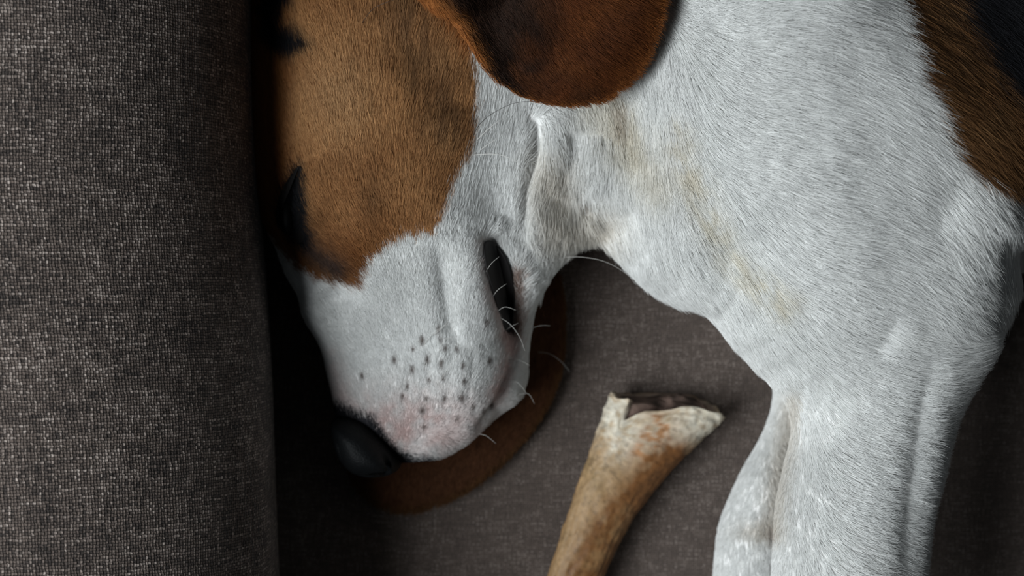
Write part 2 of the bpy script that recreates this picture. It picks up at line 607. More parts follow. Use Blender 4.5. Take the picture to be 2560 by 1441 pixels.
# sculpting strokes: (polyline in pixels, half-width px, height in mm), along the normal of the upward side
ZSTROKES = [  # the same, but straight down (mm): large hollows
    ([(692, -200), (692, 100), (694, 420), (718, 560), (772, 670), (835, 745)], 60, -10.0),
    ([(1425, 490), (1480, 540), (1510, 575)], 55, -4.5),                    # hollow under the throat
    ([(1228, 615), (1248, 690), (1262, 770), (1270, 828)], 22, -8.0),
]
STROKES = [
    ([(752, 420), (728, 480), (712, 540), (722, 590)], 14, -3.0),          # eye slit
    ([(775, 420), (790, 520), (800, 600)], 34, 1.2),                        # lid bulge
    ([(1095, 600), (1108, 700), (1122, 800), (1150, 900)], 26, -2.4),                    # groove above the lip
    ([(1165, 580), (1175, 680), (1205, 780), (1240, 860)], 36, 2.4),        # flew edge
    ([(1288, 610), (1306, 700), (1304, 800)], 20, 1.6),                     # lower lip
    ([(1330, 290), (1338, 380), (1318, 470), (1308, 610)], 17, -5.0),       # crease behind the cheek
    ([(1390, 200), (1380, 380), (1340, 500), (1350, 680)], 40, 1.0),        # throat fold
    ([(1435, 280), (1432, 360), (1405, 440)], 26, -2.0),
    ([(1500, 320), (1500, 400), (1480, 460)], 40, 1.5),
    ([(1545, 480), (1575, 580), (1605, 660)], 30, -2.0),                    # valley before the chest
    ([(1620, 380), (1690, 560), (1760, 720), (1790, 760)], 55, 2.4),        # sternum ridge
    ([(1690, 330), (1740, 470), (1800, 600), (1840, 680)], 34, -0.9),       # parting
    ([(1985, 220), (1992, 330), (1990, 420)], 75, -0.9),
    ([(2385, 400), (2360, 480), (2300, 590)], 70, -1.2),                    # behind the upper arm
    ([(2450, 480), (2450, 560), (2440, 660)], 60, 0.5),
    ([(2160, 890), (2196, 840), (2215, 770)], 30, -0.6),
    ([(2306, 860), (2285, 1080), (2270, 1200), (2260, 1350), (2254, 1560)], 34, -1.5),
    ([(2352, 880), (2324, 1100), (2304, 1250), (2290, 1400), (2284, 1560)], 30, 0.6),
    ([(1010, 60), (1080, 220), (1110, 330)], 70, -1.6),
    ([(1465, 500), (1470, 540)], 10, -3.0),
    ([(1274, 835), (1284, 900), (1260, 970), (1222, 1036), (1170, 1092)], 11, -2.6),     # flew edge over the jaw
    ([(1065, 870), (1110, 960), (1120, 1040)], 90, 1.8),                    # whisker pad
]
for k in range(4):                                                          # whisker rows
    xx = (1010, 1060, 1112, 1160)[k]
    STROKES.append(([(xx + 18, 850 + 10 * k), (xx + 12, 940), (xx - 6, 1030)], 10, -0.45))


def sculpt(V, N):
    px = topx(V)
    up = sstep(0.0, 0.35, N[:, 2])
    d = np.zeros(len(V))
    for P, w, h in STROKES:
        sd_, st_ = strokedist(px, catmull(P, 4, False))
        d += h * 0.001 * np.exp(-(sd_ / w) ** 2) * sstep(-0.05, 0.3, st_) * sstep(1.05, 0.7, st_)
    dz = np.zeros(len(V))
    for P, w, h in ZSTROKES:
        dz += h * 0.001 * np.exp(-(linedist(px, catmull(P, 4, False)) / w) ** 2)
    V = V.copy()
    V[:, 2] += dz * up
    d += 0.0002 * vnoise(px, 120, 5)
    return V + N * (d * up)[:, None]


V = sculpt(V, N)
V = relax(V, F, 1)
N = vnormals(V, F)

# ------------------------------------------------------------------ coat pattern (pigment, with some shade and bounce light painted in)
WHITE = np.array((0.80, 0.80, 0.785))
TAN = np.array((0.44, 0.235, 0.10))
RUST = np.array((0.26, 0.105, 0.035))
DBROWN = np.array((0.10, 0.052, 0.025))
BLACK = np.array((0.012, 0.012, 0.014))
PINK = np.array((0.62, 0.44, 0.41))
EARC = np.array((0.115, 0.036, 0.011))
pl = lambda p: catmull(p, 4)
P_TAN = pl([(560, -300), (560, 300), (600, 560), (680, 610), (740, 670), (790, 700), (850, 715), (905, 722), (915, 690), (928, 655), (964, 622), (1012, 598), (1062, 590), (1096, 568),
            (1125, 500), (1150, 440), (1180, 380), (1186, 300), (1188, 200), (1182, 140), (1300, 60), (1400, -300)])
P_BLK = pl([(690, -60), (740, -20), (700, 60), (720, 70), (760, 90), (772, 125), (745, 150), (700, 160), (660, 120), (640, 20)])
P_EYE = pl([(748, 412), (768, 490), (776, 560), (784, 606), (764, 634), (728, 606), (692, 540), (706, 470)])
P_SAD = pl([(2225, -300), (2255, 0), (2268, 60), (2300, 180), (2345, 270), (2375, 360), (2420, 425), (2500, 460), (2545, 478), (2700, 470), (2900, 300), (2900, -300)])
P_SADB = pl([(2390, -300), (2410, 0), (2440, 90), (2510, 200), (2620, 330), (2800, 350), (2900, -300)])
P_NOSE = pl([(836, 1010), (880, 1030), (925, 1040), (955, 1075), (985, 1120), (1030, 1140), (1100, 1148), (1060, 1200), (850, 1200), (800, 1100)])
DOTS = [(986, 905), (906, 945), (1033, 878), (1055, 855), (1100, 855), (1141, 880), (1030, 930), (1018, 972), (1005, 995), (1068, 905), (1072, 955), (1065, 1000), (1055, 1030),
        (1108, 950), (1110, 1000), (1102, 915), (1155, 920), (1158, 960), (1152, 1000), (1178, 1024), (1205, 1030), (1226, 1020), (1095, 830), (1112, 880), (1222, 910), (1058, 1070), (1140, 1050), (1215, 815)]


def ramp(c, tgt, a):
    return c * (1 - a[:, None]) + tgt * a[:, None]


def coat(px, jit):
    """hair colour at the root; jit is each hair's own random offset in pixels"""
    n1, n2 = vnoise(px, 60, 1), vnoise(px, 18, 2)
    n3 = 0.6 * vnoise(px * (1.0, 0.4) + n1[:, None] * 8, 16, 4) + 0.5 * vnoise(px * (1.0, 0.5), 34, 7)
    q = px + jit
    c = np.repeat(WHITE[None], len(px), 0) * (1 + 0.05 * n2)[:, None]
    # yellowed hair along the partings and neck, then a painted throat tone
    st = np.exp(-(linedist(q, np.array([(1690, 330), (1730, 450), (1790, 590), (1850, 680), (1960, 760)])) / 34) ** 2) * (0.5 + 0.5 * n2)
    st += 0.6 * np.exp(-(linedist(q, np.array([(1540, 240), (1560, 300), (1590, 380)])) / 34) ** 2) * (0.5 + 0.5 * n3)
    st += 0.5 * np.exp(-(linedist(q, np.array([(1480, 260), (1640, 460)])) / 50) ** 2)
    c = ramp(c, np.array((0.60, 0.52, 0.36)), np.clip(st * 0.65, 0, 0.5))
    c = ramp(c, np.array((0.40, 0.33, 0.25)), 0.7 * np.exp(-(linedist(q, np.array([(1545, 260), (1552, 330)])) / 16) ** 2))
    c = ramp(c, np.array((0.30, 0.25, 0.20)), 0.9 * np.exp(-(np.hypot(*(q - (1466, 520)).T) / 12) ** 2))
    c = ramp(c, np.array((0.64, 0.57, 0.47)), 0.55 * np.exp(-(linedist(q, np.array([(1380, 440), (1400, 580), (1500, 580)])) / 60) ** 2))  # warm bounce light on the throat, painted into the hair colour
    # yellowed hair on the inner foreleg, deepened to paint shade between the legs
    st = 0.5 * np.exp(-(linedist(q, np.array([(1985, 1010), (1950, 1180), (1930, 1330)])) / 30) ** 2) + 0.45 * np.exp(-(np.hypot((q[:, 0] - 1890) / 50, (q[:, 1] - 1330) / 22)) ** 2)
    c = ramp(c, np.array((0.50, 0.43, 0.34)), np.clip(st, 0, 0.6) * (q[:, 0] < 2000))
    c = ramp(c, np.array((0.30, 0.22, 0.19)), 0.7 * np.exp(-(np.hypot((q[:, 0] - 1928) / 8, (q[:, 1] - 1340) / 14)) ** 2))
    # muzzle: pink skin showing
    pk = np.exp(-(np.hypot((q[:, 0] - 1000) / 260, (q[:, 1] - 1070) / 80)) ** 2) * 0.7
    pk += 0.6 * np.exp(-(linedist(q, np.array([(1215, 620), (1225, 720), (1262, 830), (1272, 880)])) / 20) ** 2)
    pk += 0.75 * np.exp(-(linedist(q, np.array([(1285, 825), (1276, 900), (1236, 1000)])) / 20) ** 2)
    pk += 0.3 * np.exp(-(linedist(q, np.array([(830, 900), (850, 1000)])) / 26) ** 2)
    c = ramp(c, PINK, np.clip(pk * (0.8 + 0.4 * n2), 0, 0.8))
    c = ramp(c, np.array((0.24, 0.13, 0.09)), 0.85 * np.exp(-(linedist(q, np.array([(1293, 690), (1298, 790), (1288, 835)])) / 17) ** 2))
    for i, (x, y) in enumerate(DOTS):
        r = 4.6 if i % 3 else 6.2
        c = ramp(c, np.array((0.10, 0.06, 0.045)), 0.9 * np.exp(-(((px[:, 0] - x) / r) ** 2 + ((px[:, 1] - y) / (r * 1.6)) ** 2)))
    # tan face
    d = polydist(q + np.stack([n1 * 6, n2 * 6], 1), P_TAN)
    a = sstep(-7, 7, d)
    t = np.repeat(TAN[None], len(px), 0)
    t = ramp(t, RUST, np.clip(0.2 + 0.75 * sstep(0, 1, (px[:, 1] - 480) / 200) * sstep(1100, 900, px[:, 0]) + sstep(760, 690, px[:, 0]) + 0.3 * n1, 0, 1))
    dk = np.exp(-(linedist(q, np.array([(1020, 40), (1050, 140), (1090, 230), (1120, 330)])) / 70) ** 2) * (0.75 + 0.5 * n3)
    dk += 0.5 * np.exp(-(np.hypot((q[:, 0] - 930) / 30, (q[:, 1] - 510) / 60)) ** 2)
    dk += 0.45 * np.exp(-(linedist(q, np.array([(790, 560), (850, 650), (890, 690)])) / 40) ** 2)  # soft brown part of the painted shade below the eye
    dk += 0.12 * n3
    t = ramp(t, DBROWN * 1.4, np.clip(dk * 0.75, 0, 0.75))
    lt = np.exp(-(np.hypot((q[:, 0] - 855) / 90, (q[:, 1] - 250) / 120)) ** 2)
    t = ramp(t, np.array((0.55, 0.35, 0.18)), 0.6 * lt)
    t = ramp(t, np.array((0.40, 0.14, 0.035)), 0.9 * np.exp(-(linedist(q, np.array([(1060, -40), (1110, 30), (1170, 120)])) / 30) ** 2))
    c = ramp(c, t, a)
    c = ramp(c, BLACK, sstep(-24, 20, polydist(q + np.stack([n2 * 14, n1 * 14], 1), P_BLK)))
    c = ramp(c, BLACK * 2, 0.85 * a * np.exp(-(linedist(q, np.array([(750, 600), (790, 645), (850, 685)])) / 30) ** 2))  # shade below the eye, painted into the coat
    c = ramp(c, BLACK, sstep(-12, 10, polydist(q, P_EYE)))
    # saddle
    d = polydist(q + np.stack([n1 * 8, n2 * 5], 1), P_SAD)
    sd = ramp(np.repeat(np.array((0.24, 0.11, 0.042))[None], len(px), 0), TAN * 0.8, np.clip(0.4 + 0.6 * n3, 0, 1))
    hs = np.clip(0.5 + jit[:, 0] / 13 + jit[:, 1] / 17, 0, 1)
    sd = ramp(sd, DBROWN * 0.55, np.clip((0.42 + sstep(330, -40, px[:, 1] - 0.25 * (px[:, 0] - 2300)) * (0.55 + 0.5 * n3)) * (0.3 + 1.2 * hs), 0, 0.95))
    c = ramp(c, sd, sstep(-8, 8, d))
    c = ramp(c, BLACK, sstep(-30, 30, polydist(q + np.stack([n1 * 16, n2 * 12], 1), P_SADB)))
    # dark nose margin
    c = ramp(c, BLACK * 2, sstep(-9, 9, polydist(q + np.stack([n2, n2 * 4], 1), P_NOSE)))
    return np.clip(c, 0, 1)


def set_color(o, c):
    a = o.data.attributes.new('coat', 'FLOAT_COLOR', 'POINT')
    a.data.foreach_set('color', np.concatenate([c, np.ones((len(c), 1))], 1).astype(np.float32).ravel())


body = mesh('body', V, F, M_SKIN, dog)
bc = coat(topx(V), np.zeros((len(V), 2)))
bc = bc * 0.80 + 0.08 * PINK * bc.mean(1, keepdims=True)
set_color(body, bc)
BV, BF, BN = V, F, N
tree = BVHTree.FromPolygons(BV.tolist(), BF.tolist())


def hit(px, py):
    """where the line of sight through a pixel meets the body"""
    o = Vector((0, 0, CAMZ))
    dr = (Vector(PT(px, py, 0)) - o).normalized()
    p, n, i, d = tree.ray_cast(o, dr)
    return (np.array(p), np.array(n)) if p is not None else (PT(px, py, 0.01), np.array((0, 0, 1.)))


# ------------------------------------------------------------------ fur
def flow(px, guides, pw=3.0):
    G_ = np.array(guides, float)
    w = 1.0 / (((px[:, None, :] - G_[None, :, :2]) ** 2).sum(2) + 900) ** (pw / 2)
    w /= w.sum(1, keepdims=True)
    return w @ G_[:, 2:]


def make_fur(name, parent, V, F, N, n_clump, per, guides, colfun, mask=None, lift=0.14, width=0.00018, spread=1.0, seed=1, mat=M_FUR, dens=None, clump=0.5, wild=0.065, nzmin=-0.55, vary=0.10):
    """short lying hairs in small locks; roots on the mesh, direction and length from the guides (x, y, dx, dy, length mm)"""
    r = np.random.default_rng(seed)
    T = np.concatenate([F[:, [0, 1, 2]], F[:, [0, 2, 3]]])
    A = np.linalg.norm(np.cross(V[T[:, 1]] - V[T[:, 0]], V[T[:, 2]] - V[T[:, 0]]), axis=1)
    cp = topx(V[T].mean(1))
    nz = N[T].mean(1)[:, 2]
    ok = (cp[:, 0] > -80) & (cp[:, 0] < 2950) & (cp[:, 1] > -260) & (cp[:, 1] < 1900) & (nz > nzmin)
    if mask is not None:
        ok &= mask(cp)
    A = A * ok
    if dens is not None:
        A = A * dens(cp)
    pick = np.searchsorted(np.cumsum(A), r.random(n_clump) * A.sum())
    pick = np.minimum(pick, len(T) - 1)
    u, v = r.random(n_clump), r.random(n_clump)
    s_ = u + v > 1
    u[s_], v[s_] = 1 - u[s_], 1 - v[s_]
    w = np.stack([1 - u - v, u, v], 1)
    R = (V[T[pick]] * w[:, :, None]).sum(1)
    Nn = (N[T[pick]] * w[:, :, None]).sum(1)
    Nn /= np.linalg.norm(Nn, axis=1)[:, None]
    g = flow(topx(R), guides)
    ln = g[:, 2] * 0.001
    ln = np.where(g[:, 2] < 4.6, ln * 0.85, ln * np.interp(g[:, 2], [5, 9], [1.0, 1.2]))
    dv = np.stack([g[:, 0], -g[:, 1], np.zeros(len(g))], 1)
    dv /= np.maximum(np.linalg.norm(dv, axis=1), 1e-6)[:, None]
    # locks: children around each lock's centre
    k = per
    n = n_clump * k
    rep = lambda a: np.repeat(a, k, 0)
    R2, N2, D2, L2 = rep(R), rep(Nn), rep(dv), rep(ln)
    t1 = np.cross(N2, np.array((0.3, 0.9, 0.1)))
    t1 /= np.linalg.norm(t1, axis=1)[:, None]
    t2 = np.cross(N2, t1)
    rad = 0.0007 * spread
    o1, o2 = r.normal(0, rad, n), r.normal(0, rad, n)
    off = t1 * o1[:, None] + t2 * o2[:, None]
    root = R2 + off - N2 * 0.0002
    ang = rep(r.normal(0, wild, n_clump)) + r.normal(0, wild * 0.7, n)
    T_ = D2 - N2 * (D2 * N2).sum(1)[:, None]
    T_ /= np.maximum(np.linalg.norm(T_, axis=1), 1e-6)[:, None]
    B_ = np.cross(N2, T_)
    T_ = T_ * np.cos(ang)[:, None] + B_ * np.sin(ang)[:, None]
    L2 = L2 * np.clip(r.normal(1, 0.18, n), 0.45, 1.6)
    lf = lift * np.clip(1 + rep(r.normal(0, 0.15, n_clump)) + r.normal(0, 0.28, n), 0.2, 2.2)
    K = 5
    pts = np.zeros((n, K, 3), np.float32)
    bend = r.normal(0, 0.10, n)
    for j in range(K):
        t = j / (K - 1)
        up = lf * (t - 0.55 * t * t)                      # rises, then lies down
        p = root + T_ * (L2 * t)[:, None] + N2 * (L2 * up + 0.0005 * t)[:, None] + B_ * (L2 * bend * t * t)[:, None] - off * (clump * t ** 1.2)
        pts[:, j] = p
    col = colfun(topx(pts[:, 2].astype(float)), r.normal(0, 5.0, (n, 2)) + rep(r.normal(0, 4.0, (n_clump, 2))))
    col = col * np.clip(1 + (1 - 0.85 * col.mean(1)) * (rep(r.normal(0, vary, n_clump)) + r.normal(0, 0.13, n)), 0.4, 1.5)[:, None]
    wd = width * 0.5 * np.clip(r.normal(1, 0.2, n), 0.5, 1.6)
    prof_ = np.array([0.9, 1.0, 0.9, 0.65, 0.15])
    radii = (wd[:, None] * prof_[None]).astype(np.float32)
    hc = bpy.data.hair_curves.new(name)
    hc.add_curves([K] * n)
    hc.attributes['position'].data.foreach_set('vector', pts.ravel())
    ra = hc.attributes.get('radius') or hc.attributes.new('radius', 'FLOAT', 'POINT')
    ra.data.foreach_set('value', radii.ravel())
    ca = hc.attributes.new('coat', 'FLOAT_COLOR', 'CURVE')
    ca.data.foreach_set('color', np.concatenate([np.clip(col, 0, 1), np.ones((n, 1))], 1).astype(np.float32).ravel())
    hc.materials.append(mat)
    o = link(bpy.data.objects.new(name, hc), parent)
    o['kind'] = 'stuff'
    return o


GUIDES = [  # x, y, dx, dy, length mm
    # body
    (1750, 60, 0.9, 0.25, 9), (1900, 60, 1, 0.12, 10), (2100, 60, 1, 0.3, 11), (2250, 60, 1, 0.55, 12), (2400, 60, 1, 0.75, 13), (2540, 60, 1, 0.8, 13), (2350, 250, 0.9, 0.75, 13), (2480, 300, 0.85, 0.75, 13), (2480, 430, 0.6, 0.9, 12),
    (1900, 250, 1, 0.1, 9), (2050, 250, 1, 0.32, 10), (2200, 250, 1, 0.6, 11), (1850, 400, 1, 0.0, 8), (2050, 420, 1, 0.2, 9), (2200, 420, 1, 0.5, 10), (2320, 420, 0.85, 0.8, 11),
    (2100, 600, 1, 0.1, 9), (2250, 600, 1, 0.45, 9), (2400, 600, 0.6, 0.9, 10), (2480, 560, 0.4, 1, 10), (2000, 700, 1, 0.12, 8), (2200, 760, 1, 0.35, 8), (2380, 760, 0.75, 0.7, 9), (2460, 760, 0.8, 0.5, 9),
    (1950, 820, 0.8, 0.6, 7), (2100, 900, 1, 0.25, 7), (2300, 900, 1, 0.25, 8), (2400, 900, 1, 0.2, 8), (2020, 1000, 0.7, 0.6, 5), (2150, 1050, 1, 0.2, 6), (2300, 1050, 1, 0.15, 6), (2000, 1250, 0.6, 0.7, 5), (2150, 1250, 1, 0.25, 5.5), (2280, 1250, 1, 0.15, 6), (2000, 1430, 0.5, 0.8, 5), (2150, 1430, 1, 0.3, 5.5), (2280, 1430, 1, 0.2, 6),
    # far leg
    (1940, 1000, -0.2, 1, 4), (1880, 1250, -0.3, 1, 4), (1840, 1420, 0, 1, 4), (1900, 1400, 0, 1, 4),
    # chest, throat
    (1640, 150, 0.5, 0.8, 9), (1600, 330, 0.1, 1, 9), (1650, 480, 0.35, 1, 9), (1720, 640, 0.5, 1, 9), (1800, 760, 0.3, 1, 8), (1880, 860, 0.2, 1, 7), (1640, 690, 0.2, 1, 8), (1700, 760, 0.2, 1, 8), (1500, 420, -0.2, 1, 9), (1520, 560, 0.3, 1, 8), (1770, 480, 0.8, 0.7, 7), (1840, 640, 0.8, 0.5, 7),
    (1400, 330, 0.1, 1, 9), (1370, 450, -0.25, 1, 8), (1360, 560, -0.1, 1, 7), (1360, 660, 0.1, 1, 6), (1440, 600, 0.3, 0.9, 7),
    # face: backwards from the nose
    (880, 1000, 0.1, -1, 3), (1000, 1080, 0.35, -1, 2.6), (1100, 1000, 0.3, -1, 3.2), (1180, 1060, 0.5, -0.9, 3.2), (860, 880, -0.1, -1, 3.6), (1000, 850, 0.05, -1, 4), (1100, 850, 0.1, -1, 4.2), (1220, 940, 0.35, -1, 4), (950, 720, -0.25, -1, 3.6), (1060, 680, 0.0, -1, 3.6), (1160, 640, 0.15, -1, 3.8), (1180, 740, 0.15, -1, 3.6), (1310, 800, 0.1, -1, 4), (1310, 640, 0.0, -1, 5), (1290, 980, 0.5, -0.6, 4), (1190, 1100, 0.5, 0.5, 4), (1100, 1140, 0.3, 0.9, 4),
    (880, 660, -0.55, -0.8, 5), (900, 560, -0.35, -0.9, 6), (960, 450, -0.1, -1, 6.5), (1080, 450, 0.2, -1, 6.5), (1150, 380, 0.35, -1, 7), (850, 420, -0.15, -1, 6), (860, 250, -0.1, -1, 7), (980, 250, 0.1, -1, 7), (1100, 250, 0.3, -1, 7), (1100, 80, 0.3, -1, 7), (950, 60, 0.0, -1, 8), (780, 180, -0.35, -0.9, 8), (700, 300, -0.3, -1, 6), (740, 80, -0.4, -0.9, 8), (670, 480, -0.2, -1, 5), (690, 640, -0.6, -0.8, 4), (770, 720, -0.7, -0.7, 3),
    (1230, 450, 0.15, -1, 7), (1270, 300, 0.12, -1, 8), (1250, 560, 0.2, -1, 5), (1220, 220, 0.15, -1, 8),
]
P_MOUTH = pl([(1217, 605), (1240, 612), (1264, 645), (1278, 690), (1283, 745), (1281, 800), (1279, 835), (1262, 826), (1246, 775), (1229, 715), (1213, 660)])
P_NOSEPAD = pl([(838, 1050), (870, 1040), (915, 1042), (950, 1070), (970, 1110), (968, 1160), (930, 1188), (880, 1180), (846, 1135)])


def body_mask(cp):
    dot = np.full(len(cp), 9.0)
    for x, y in DOTS:
        dot = np.minimum(dot, np.hypot((cp[:, 0] - x), (cp[:, 1] - y) * 0.62))
    return (dot > 3.0) & (polydist(cp, P_MOUTH) < -7) & (polydist(cp, P_NOSEPAD) < 12) & (linedist(cp, np.array([(748, 425), (722, 490), (708, 545), (720, 590)])) > 9)


def body_dens(cp):
    face = sstep(1350, 1250, cp[:, 0])
    out = (cp[:, 0] > 2640) | (cp[:, 1] < -100) | (cp[:, 1] > 1530)      # thinner coat beyond the picture
    return (1 + 1.5 * face) * np.where(out, 0.45, 1.0)


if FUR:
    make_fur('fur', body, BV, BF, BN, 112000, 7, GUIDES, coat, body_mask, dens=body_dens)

# ------------------------------------------------------------------ ears
def ear_mesh(outline, zfun, thick, rings=26, around=160):
    """a thin rounded flap with the given outline (pixels at its own height)"""
    P = catmull(outline, 12)
    seg = np.concatenate([[0], np.cumsum(np.hypot(*np.diff(np.vstack([P, P[:1]]), axis=0).T))])
    t = np.linspace(0, seg[-1], around, endpoint=False)
    Pc = np.vstack([P, P[:1]])
    B = np.stack([np.interp(t, seg, Pc[:, 0]), np.interp(t, seg, Pc[:, 1])], 1)
    c = B.mean(0)
    V, F = [], []
    def ring(sv, side):
        q = c + (B - c) * sv
        z = zfun(q) + side * thick * 0.5 * math.sqrt(max(0, 1 - sv ** 6))
        return np.array([PT(a, b, h) for (a, b), h in zip(q, z)])
    svs = np.linspace(0.04, 1, rings)
    svs = 1 - (1 - svs) ** 1.35
    rows = [ring(s_, 1) for s_ in svs] + [ring(s_, -1) for s_ in svs[::-1][1:]]
    V = np.concatenate(rows)
    n = around
    F = np.array([(r * n + i, (r + 1) * n + i, (r + 1) * n + (i + 1) % n, r * n + (i + 1) % n) for r in range(len(rows) - 1) for i in range(n)])
    m = len(V)
    V = np.concatenate([V, [V[:n].mean(0)], [V[-n:].mean(0)]])
    cap = [(m, i, (i + 1) % n, (i + 1) % n) for i in range(n)]
    cap2 = [(m + 1, m - n + (i + 1) % n, m - n + i, m - n + i) for i in range(n)]
    return V, F, [q[:3] for q in cap] + [q[:3] for q in cap2]


def rbf(ctrl, lam=0.02):
    """smooth surface through scattered heights (thin plate)"""
    C = np.array(ctrl, float)
    P = C[:, :2] / 300.0
    U = lambda d2: 0.5 * d2 * np.log(d2 + 1e-9)
    n = len(P)
    K = U(((P[:, None] - P[None]) ** 2).sum(2)) + lam * np.eye(n)
    Q = np.concatenate([np.ones((n, 1)), P], 1)
    A = np.block([[K, Q], [Q.T, np.zeros((3, 3))]])
    w = np.linalg.solve(A, np.concatenate([C[:, 2], np.zeros(3)]))

    def f(q):
        q = np.asarray(q, float) / 300.0
        return U(((q[:, None] - P[None]) ** 2).sum(2)) @ w[:n] + w[n] + q @ w[n + 1:]
    return f


EAR = [(1010, -60), (1052, 0), (1126, 50), (1172, 108), (1198, 150), (1250, 208), (1335, 252), (1410, 262), (1482, 254), (1560, 203), (1612, 130), (1640, 50), (1647, -30), (1640, -130), (1560, -240), (1350, -300), (1120, -280), (1020, -180)]
ez0 = rbf([(1010, -60, .095), (1052, 0, .094), (1126, 50, .096), (1090, -40, .103), (1130, 10, .104), (1172, 108, .098), (1198, 150, .098), (1250, 210, .096), (1335, 252, .092), (1410, 262, .091), (1482, 254, .093), (1560, 203, .099), (1612, 130, .107), (1640, 50, .112), (1647, -60, .114),
           (1190, 20, .097), (1230, 90, .093), (1280, 150, .093), (1260, 0, .095), (1330, 100, .099), (1400, 60, .105), (1420, 170, .101), (1500, 150, .106), (1540, 60, .112), (1400, -100, .107), (1250, -150, .100), (1200, -260, .10)])


def ez(q):
    z = ez0(q)
    out = []
    for (x, y), h in zip(q, z):
        hb = hit(x, y)[0][2]
        out.append(max(h, hb + 0.0045))
    return np.array(out)


EAR2 = [(1300, 620), (1370, 655), (1402, 700), (1412, 800), (1403, 930), (1342, 1060), (1226, 1182), (1106, 1252), (1005, 1272), (930, 1244), (876, 1180), (880, 1050), (1000, 850), (1150, 680)]
ez2 = lambda q: 0.0062 + 0.004 * np.clip(polydist(q, catmull(EAR2, 4)) / 90, 0, 1)


def ear_coat(px, jit):
    n1, n2, n3 = vnoise(px, 70, 8), vnoise(px * (1, 0.6), 18, 9), vnoise(px, 34, 3)
    c = np.repeat(EARC[None], len(px), 0)
    c = ramp(c, np.array((0.19, 0.062, 0.015)), np.clip(0.35 * n1 + 0.35 * n3, 0, 0.8))
    q = px + jit
    dk = sstep(1420, 1260, q[:, 0] + 0.25 * (q[:, 1] - 100) + 40 * n3)  # dark left side: its own dark hair plus painted shade
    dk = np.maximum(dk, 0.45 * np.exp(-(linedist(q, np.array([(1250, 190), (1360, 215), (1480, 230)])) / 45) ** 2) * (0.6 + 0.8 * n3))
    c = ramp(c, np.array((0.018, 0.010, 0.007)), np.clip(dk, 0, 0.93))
    rim = polydist(q, catmull(EAR, 4))
    d, t_ = strokedist(q, np.array([(1040, -40), (1080, 5), (1150, 68), (1185, 118), (1215, 165)], float))
    c = ramp(c, np.array((0.36, 0.135, 0.035)), 0.9 * np.exp(-(d / (34 - 24 * t_)) ** 2))
    c = ramp(c, np.array((0.34, 0.125, 0.035)), 0.75 * sstep(6, 0, rim))
    return c


def ear2_coat(px, jit):
    c = np.repeat(np.array((0.125, 0.052, 0.024))[None], len(px), 0)
    rim = polydist(px + jit, catmull(EAR2, 4))
    return ramp(c, np.array((0.12, 0.06, 0.02)), 0.6 * sstep(14, 2, rim))


def build_ear(outline, zf, thick, colf, guides, n, seed, label):
    V, F, cap = ear_mesh(outline, zf, thick)
    o = mesh('ear', V, F.tolist() + cap, M_SKIN, dog)
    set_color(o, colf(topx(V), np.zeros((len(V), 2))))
    o['label'] = label
    N = vnormals(V, F)
    N[-2:] = (0, 0, 1), (0, 0, -1)
    if N[200, 2] < 0: N = -N
    if FUR:
        make_fur('fur', o, V, F, N, n, 7, guides, colf, lift=0.12, seed=seed, nzmin=0.35, vary=0.22)
    return o


build_ear(EAR, ez, 0.0042, ear_coat, [(1060, -10, .5, .8, 5), (1120, 30, .7, .8, 5), (1180, 115, .6, .9, 5), (1260, 190, .8, .7, 5), (1300, 80, .55, .85, 7), (1340, 240, .9, .4, 4), (1420, 100, .75, .65, 7), (1420, 230, .6, .7, 4), (1500, 60, .85, .5, 7), (1520, 190, .7, .75, 5), (1600, 100, .8, .6, 5), (1630, 0, .9, .3, 5), (1350, -100, .5, .8, 7), (1550, -100, .8, .5, 7)],
          11000, 21, 'broad brown ear folded over the neck')
build_ear(EAR2, ez2, 0.0050, ear2_coat, [(1380, 700, .2, 1, 5), (1390, 900, -.1, 1, 5), (1300, 1080, -.3, 1, 5), (1180, 1180, -.3, 1, 5), (1000, 1230, -.2, 1, 5), (900, 1180, -.3, 1, 5), (1100, 1000, 0, 1, 5)],
          11000, 22, 'dark brown ear spread flat under the muzzle')

# ------------------------------------------------------------------ nose, mouth, eye
m_nose, nt, b = newmat('nose_leather')
vo = node(nt, 'ShaderNodeTexVoronoi'); vo.inputs['Scale'].default_value = 1100
tc = node(nt, 'ShaderNodeTexCoord'); nt.links.new(tc.outputs['Object'], vo.inputs['Vector'])
bp = node(nt, 'ShaderNodeBump'); bp.inputs['Strength'].default_value = 0.35; bp.inputs['Distance'].default_value = 0.0004
nt.links.new(vo.outputs['Distance'], bp.inputs['Height']); nt.links.new(bp.outputs[0], b.inputs['Normal'])
b.inputs['Base Color'].default_value = (0.004, 0.0045, 0.005, 1)
b.inputs['Roughness'].default_value = 0.6
b.inputs['Specular IOR Level'].default_value = 0.14
NG = Grid((-0.085, -0.092, 0.005), (-0.035, -0.045, 0.078), 0.0008)
nose_o = [(832, 1048), (836, 1110), (860, 1160), (898, 1188), (950, 1192), (990, 1180), (1004, 1158), (988, 1112), (962, 1072), (928, 1044), (880, 1036)]
nf = NG.inflate(nose_o, 0.035, 0.026, 62, blur=1.5)
nx_, ny_, nz_ = np.meshgrid(NG.x, NG.y, NG.z, indexing='ij')


